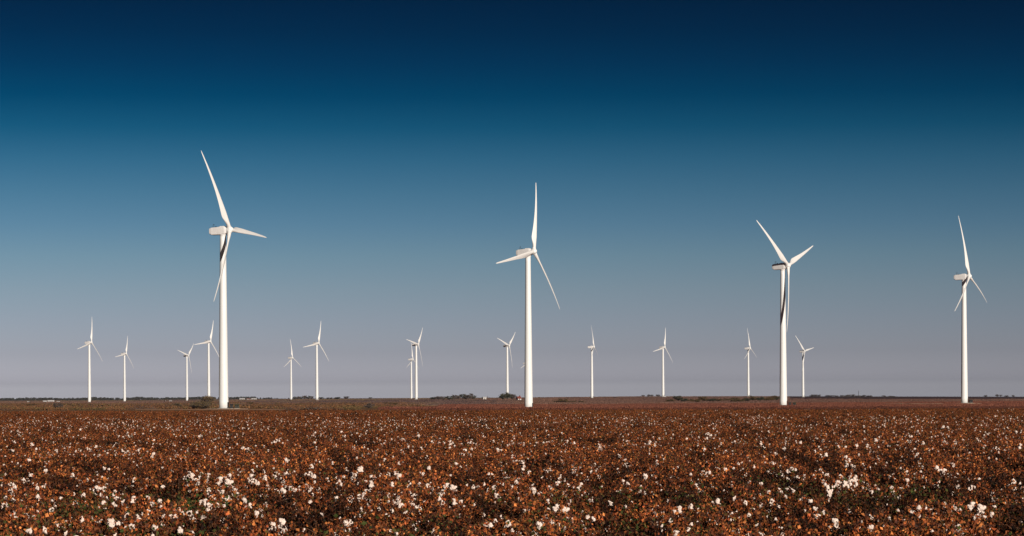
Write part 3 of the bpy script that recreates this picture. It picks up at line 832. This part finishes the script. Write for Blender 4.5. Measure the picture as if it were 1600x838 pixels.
for i, (px, h, w) in enumerate(((677, 5, 11), (685, 6, 11), (693, 5.5, 12), (702, 6.5, 12), (710, 8, 10), (716, 7, 11), (723, 9, 9), (729, 8, 10), (735, 10, 10), (740, 7, 8))):
    tree('grey' if i % 3 else 'dark', 90 + i % 4, px, rng.uniform(1950, 2100), h, w, "grey tree in the row left of the small white house", "tree row by the small white house")
tree('dark', 95, 785.5, 1830, 10.5, 12, "dark rounded tree at the left of the farmyard clump", "farmyard trees by the red roofed house")
tree('dark', 96, 793, 1850, 13.5, 13, "tallest dark tree of the farmyard clump under the far turbine", "farmyard trees by the red roofed house")
tree('grey', 97, 801, 1870, 10, 9, "grey tree between the dark trees and the red roofed house", "farmyard trees by the red roofed house")
for i, (px, h, w) in enumerate(((461, 5, 7), (466, 5.5, 6), (471, 5, 7), (476, 6.5, 7), (482, 6, 8), (487, 5.5, 6), (502, 3.5, 8), (515, 3.5, 10), (527, 4, 11), (541, 4.5, 9), (579, 3, 5))):
    tree('grey' if i % 2 else 'dark', 90 + i % 4, px, rng.uniform(2900, 3400), h, w, "small grey tree on the horizon near the left pair of far turbines", "horizon trees left of centre")
for i, (px, h, w) in enumerate(((1271, 4.5, 11), (1278, 5, 10), (1296, 3, 12), (1306, 3.5, 8), (1317, 4, 10), (1324, 4.5, 9), (1331, 5.5, 9), (1340, 4.5, 9), (1349, 4, 9), (1359, 3.5, 10), (1381, 4, 7), (1392, 2.5, 8), (1396, 2.5, 8))):
    tree('grey', 90 + i % 4, px, rng.uniform(3300, 4200), h * 1.0 + .6, w * 1.1, "small dark tree on the horizon right of the third tall turbine", "horizon trees right of the third turbine", dy=-(h * .45) / F * 3700 * K)
for i, (px, h, w) in enumerate(((1540, 2.2, 6), (1558, 3.2, 6), (1564, 2.6, 4), (1573, 2.0, 6), (1583, 2.2, 5))):
    tree('grey', 90 + i % 4, px, rng.uniform(4200, 4600), h + 1, w, "tiny grey tree on the horizon at the right edge", "horizon trees at the right edge")
for i, (px, h, w) in enumerate(((1005, 2.5, 6), (1014, 3, 6), (1019, 3, 5), (1028, 3, 7))):
    tree('grey', 90 + i % 4, px, rng.uniform(3300, 3600), h + .5, w, "tiny grey tree on the horizon left of the turbine with the shed", "horizon trees left of the shed turbine")

# far woodland band (one mass) on the left horizon
col_wood = src_col("wood_sources")
for i in range(5):
    tr, cr_ = tree_parts(200 + i, 1.0, 1.0, DKGREEN[:3] + GREYB[:1], 420, 0.13, 0.12)
    mb = MB(); mb.merge(cr_); mb.merge(tr, mat_shift=1); src_obj(col_wood, "wood_%02d" % i, mb.mesh("wood_%02d" % i, [M_veg, M_bark]))
wood = []
for k in range(900):
    px = rng.uniform(-120, 470) if k < 780 else rng.uniform(1395, 1800)
    D = rng.uniform(4800, 6200)
    if px > 400 and rng.random() < .6: continue
    g = ground_at(px, D); big = 1.0 if px < 400 else .6
    s_ = (3.2 if k < 780 else 1.2) / F * D * K * big * (1 + .5 * noise.noise((px * .03, 2, 2))) * rng.uniform(.75, 1.25)
    wood.append((g.x, g.y, g.z - .3, rng.random() * 6.28, s_ * 1.15, rng.randrange(5)))
scatter("woodland", wood, col_wood, "dark far-off woodland along the horizon on the left")

# scrub and far crop (ground cover)
col_scr = src_col("scrub_sources")
for i in range(6):
    r = random.Random(300 + i); mb = MB()
    P = [(r.gauss(0, 1.3), r.gauss(0, 1.3), abs(r.gauss(0.0, .5))) for _ in range(110)]
    leaf_faces(mb, P, 0.42, [BROWN, OLIVE, BROWN[:3], GREYB[1:] + BROWN[:2], BROWN, OLIVE[:3] + BROWN[:2]][i], 300 + i)
    src_obj(col_scr, "scrub_%02d" % i, mb.mesh("scrub_%02d" % i, [M_veg]))
scr = []
for k in range(15000):
    px = rng.uniform(-140, 760); D = 640 * math.exp(rng.random() * math.log(1500 / 640))
    if px > 640 + 110 * noise.noise((D * .01, 1, 1)): continue
    g = ground_at(px, D); nn = noise.noise((g.x * .012, g.y * .006, 4))
    if px > 560 and D < 800: continue
    if 190 < px < 470 and D < 690: continue
    scr.append((g.x, g.y, g.z, rng.random() * 6.28, max(.35, .85 + .9 * nn) * rng.uniform(.7, 1.3), int((nn + 1) * 7 + rng.random() * 2) % 6))
scatter("scrub", scr, col_scr, "olive and rust brown scrub beyond the cotton on the left")
col_fc = src_col("far_crop_sources")
FARC = [(0.19, 0.066, 0.041), (0.15, 0.052, 0.034), (0.25, 0.094, 0.056), (0.10, 0.038, 0.027)]
for i in range(4):
    r = random.Random(400 + i); mb = MB()
    P = [(r.uniform(-3, 3), r.gauss(0, .3), abs(r.gauss(0.3, .25))) for _ in range(90)]
    leaf_faces(mb, P, 0.40, FARC, 400 + i); src_obj(col_fc, "far_crop_%02d" % i, mb.mesh("far_crop_%02d" % i, [M_veg]))
TRK = [[(1130, 862), (1224, 862), (1330, 866)], [(1395, 950), (1440, 925), (1475, 905)], [(600, 1150), (760, 1220), (900, 1260), (1060, 1270), (1190, 1240)]]
def on_track(px, D):
    for t in TRK:
        if t[0][0] <= px <= t[-1][0]:
            d = np.interp(px, [q[0] for q in t], [q[1] for q in t])
            if d - 26 < D < d + 6: return True
    return False
fc = []
for k in range(14000):
    px = rng.uniform(600, 1760); D = 640 * math.exp(rng.random() * math.log(1180 / 640))
    if px < 690 and D > 800: continue
    if on_track(px, D): continue
    g = ground_at(px, D)
    if any(((g.x - t.location.x) / 11) ** 2 + ((g.y - t.location.y + 45) / 70) ** 2 < 1 for t, _ in troots[1:4]): continue
    fc.append((g.x, g.y, g.z, rng.gauss(0.05, .05), rng.uniform(.7, 1.1), rng.randrange(4)))
scatter("distant_crop", fc, col_fc, "reddish brown crop in the fields beyond the near cotton")

# low weeds and stubble of the far fields
col_ff = src_col("far_stubble_sources")
for i, cols in enumerate(([(0.22, 0.12, 0.085), (0.16, 0.09, 0.07)], [(0.27, 0.15, 0.10), (0.20, 0.11, 0.08)], [(0.14, 0.085, 0.072), (0.11, 0.07, 0.062)], [(0.17, 0.12, 0.065), (0.22, 0.15, 0.08)])):
    r = random.Random(450 + i); mb = MB()
    P = [(r.uniform(-5, 5), r.gauss(0, .5), abs(r.gauss(0.2, .35))) for _ in range(110)]
    leaf_faces(mb, P, 0.8, cols, 450 + i); src_obj(col_ff, "far_stubble_%02d" % i, mb.mesh("far_stubble_%02d" % i, [M_veg]))
ff = []
for k in range(16000):
    px = rng.uniform(-140, 1760); D = 1180 * math.exp(rng.random() * math.log(4200 / 1180))
    if px > 1230 and (D > 1900 or rng.random() < .5): continue
    g = ground_at(px, D)
    if any((g.x - t.location.x) ** 2 + (g.y - t.location.y) ** 2 < 200 for t, _ in troots[4:]): continue
    nn = noise.noise((g.x * .0016, g.y * .0007, 14)) + .3 * noise.noise((g.x * .01, g.y * .004, 1))
    ff.append((g.x, g.y, g.z, rng.gauss(0, .1), rng.uniform(.6, 1.2), min(3, max(0, int(1.6 + nn * 4.5 + rng.random() * .8)))))
scatter("stubble", ff, col_ff, "low brown stubble and weeds of the far fields")

# ------------------------------------------------------------------ farm buildings, poles
def house(px, D, w, d, h, rh, roofm, label, group=None, rz=0.2, name="farmhouse", door=True, chimney=False, wallm=None, cat="house"):
    g = ground_at(px, D); o = empty(name, g, label, cat, group, rz)
    m = MB(); box(m, -w / 2, w / 2, -d / 2, d / 2, -0.5, h)
    m.add([(-w / 2, -d / 2, h), (-w / 2, d / 2, h), (-w / 2, 0, h + rh)], [(0, 2, 1)]); m.add([(w / 2, -d / 2, h), (w / 2, d / 2, h), (w / 2, 0, h + rh)], [(0, 1, 2)])
    m.obj("wall", wallm or M_wallw, o)
    m = MB(); e = 0.5; t = 0.18; k = rh / (d / 2)
    for sg in (-1, 1):
        y0 = sg * (d / 2 + e); z0 = h - e * k + .02
        v = [(-w / 2 - e, y0, z0), (w / 2 + e, y0, z0), (w / 2 + e, 0, h + rh + .02), (-w / 2 - e, 0, h + rh + .02)]
        v += [(a, b_, c + t) for a, b_, c in v]
        m.add(v, [(0, 3, 2, 1), (4, 5, 6, 7), (0, 1, 5, 4), (1, 2, 6, 5), (2, 3, 7, 6), (3, 0, 4, 7)])
    rf = m.obj("roof", roofm, o)
    if chimney:
        m = MB(); box(m, w * .2, w * .2 + 1, -.5, .5, h + rh * .5, h + rh + 1.4); m.obj("chimney", M_roofr, rf)
    if door:
        m = MB(); box(m, -.5, .5, -d / 2 - .08, -d / 2 - .003, 0, 2.1); m.obj("door", M_wood, o)
        for xx in np.arange(-w / 2 + 1.6, w / 2 - 1, 2.6):
            if abs(xx) < 1.2: continue
            m = MB(); box(m, xx - .6, xx + .6, -d / 2 - .06, -d / 2 - .003, 1.0, 2.2); m.obj("window", M_glass, o)
    else:
        m = MB(); box(m, -1.8, 1.8, -d / 2 - .08, -d / 2 - .003, 0, h * .75); m.obj("door", M_grey, o)
    return o
FB = "white farm buildings far off on the left"
house(45, 2150, 3.5, 3, 1.4, .6, M_roofp, "tiny white shed, farthest left of the buildings", FB, name="shed", door=False, cat="shed")
house(70, 2150, 4.5, 4, 2.1, .8, M_roofp, "small white shed below the long white barn", FB, name="shed", door=False, cat="shed")
house(79.5, 2500, 10, 7, 1.6, 1.6, M_roofp, "long white barn with a pale roof on the left horizon", FB, name="barn", door=False, cat="barn")
house(91, 2400, 4, 3, 1.0, .5, M_roofp, "tiny pale shed right of the long white barn", FB, name="shed", door=False, cat="shed")
house(257, 2200, 2.6, 3, 1.2, .6, M_roofp, "tiny pale hut, left one of two in the brown field", name="hut", door=False, cat="hut")
house(266.5, 2200, 3.2, 3, 1.3, .6, M_roofp, "pale hut, right one of two in the brown field", name="hut", door=False, cat="hut")
house(378.5, 3600, 11, 9, 1.8, 2.2, M_roofp, "white barn with a sloping pale roof right of the largest turbine", name="barn", door=False, rz=-.2, cat="barn")
house(388, 3700, 9, 8, 2.0, 1.2, M_roofr, "low pinkish house in the middle of three horizon buildings", name="farmhouse", rz=.3)
house(397, 3650, 12, 9, 2.4, 1.4, M_roofp, "pale house farthest right of three horizon buildings", name="farmhouse", rz=.1)
house(757.5, 2080, 4.0, 4, 2.7, 1.0, M_roofp, "small white house right of the grey tree row", name="farmhouse", rz=0)
house(754.5, 2110, 1.8, 3, 3.0, .6, M_roofg, "dark narrow shed against the small white house", name="shed", door=False, wallm=M_grey, cat="shed")
house(810.5, 1860, 4.4, 5, 2.6, 2.2, M_roofr, "white house with a steep red roof beside the farmyard trees", name="farmhouse", chimney=True, rz=.5)
house(1038.3, 2440, 3.2, 3, 1.4, .7, M_roofp, "small white shed at the foot of a far turbine", name="shed", door=False, cat="shed")

def pole(px, D, h, r, label, cross=True, name="utility_pole"):
    g = ground_at(px, D); o = empty(name, g, label, "pole")
    m = MB(); lathe(m, [(r, -.5), (r * .7, h)], 8); m.obj("shaft", M_wood if cross else M_grey, o)
    if cross:
        m = MB(); box(m, -1.2, 1.2, -.08, .08, h - .9, h - .7); m.obj("crossarm", M_wood, o)
    else:
        m = MB(); lathe(m, [(.5, h), (.5, h + .8)], 8); box(m, -.9, .9, -.1, .1, h * .7, h * .7 + .3); m.obj("aerial", M_grey, o)
pole(843, 1500, 5.6, .22, "lone dark pole in the field right of the middle tall turbine")
pole(761.5, 2080, 5.2, .3, "pale short pole standing right of the small white house")
pole(1341.5, 3300, 13, .5, "thin dark mast on the right horizon above the small trees", cross=False, name="mast")
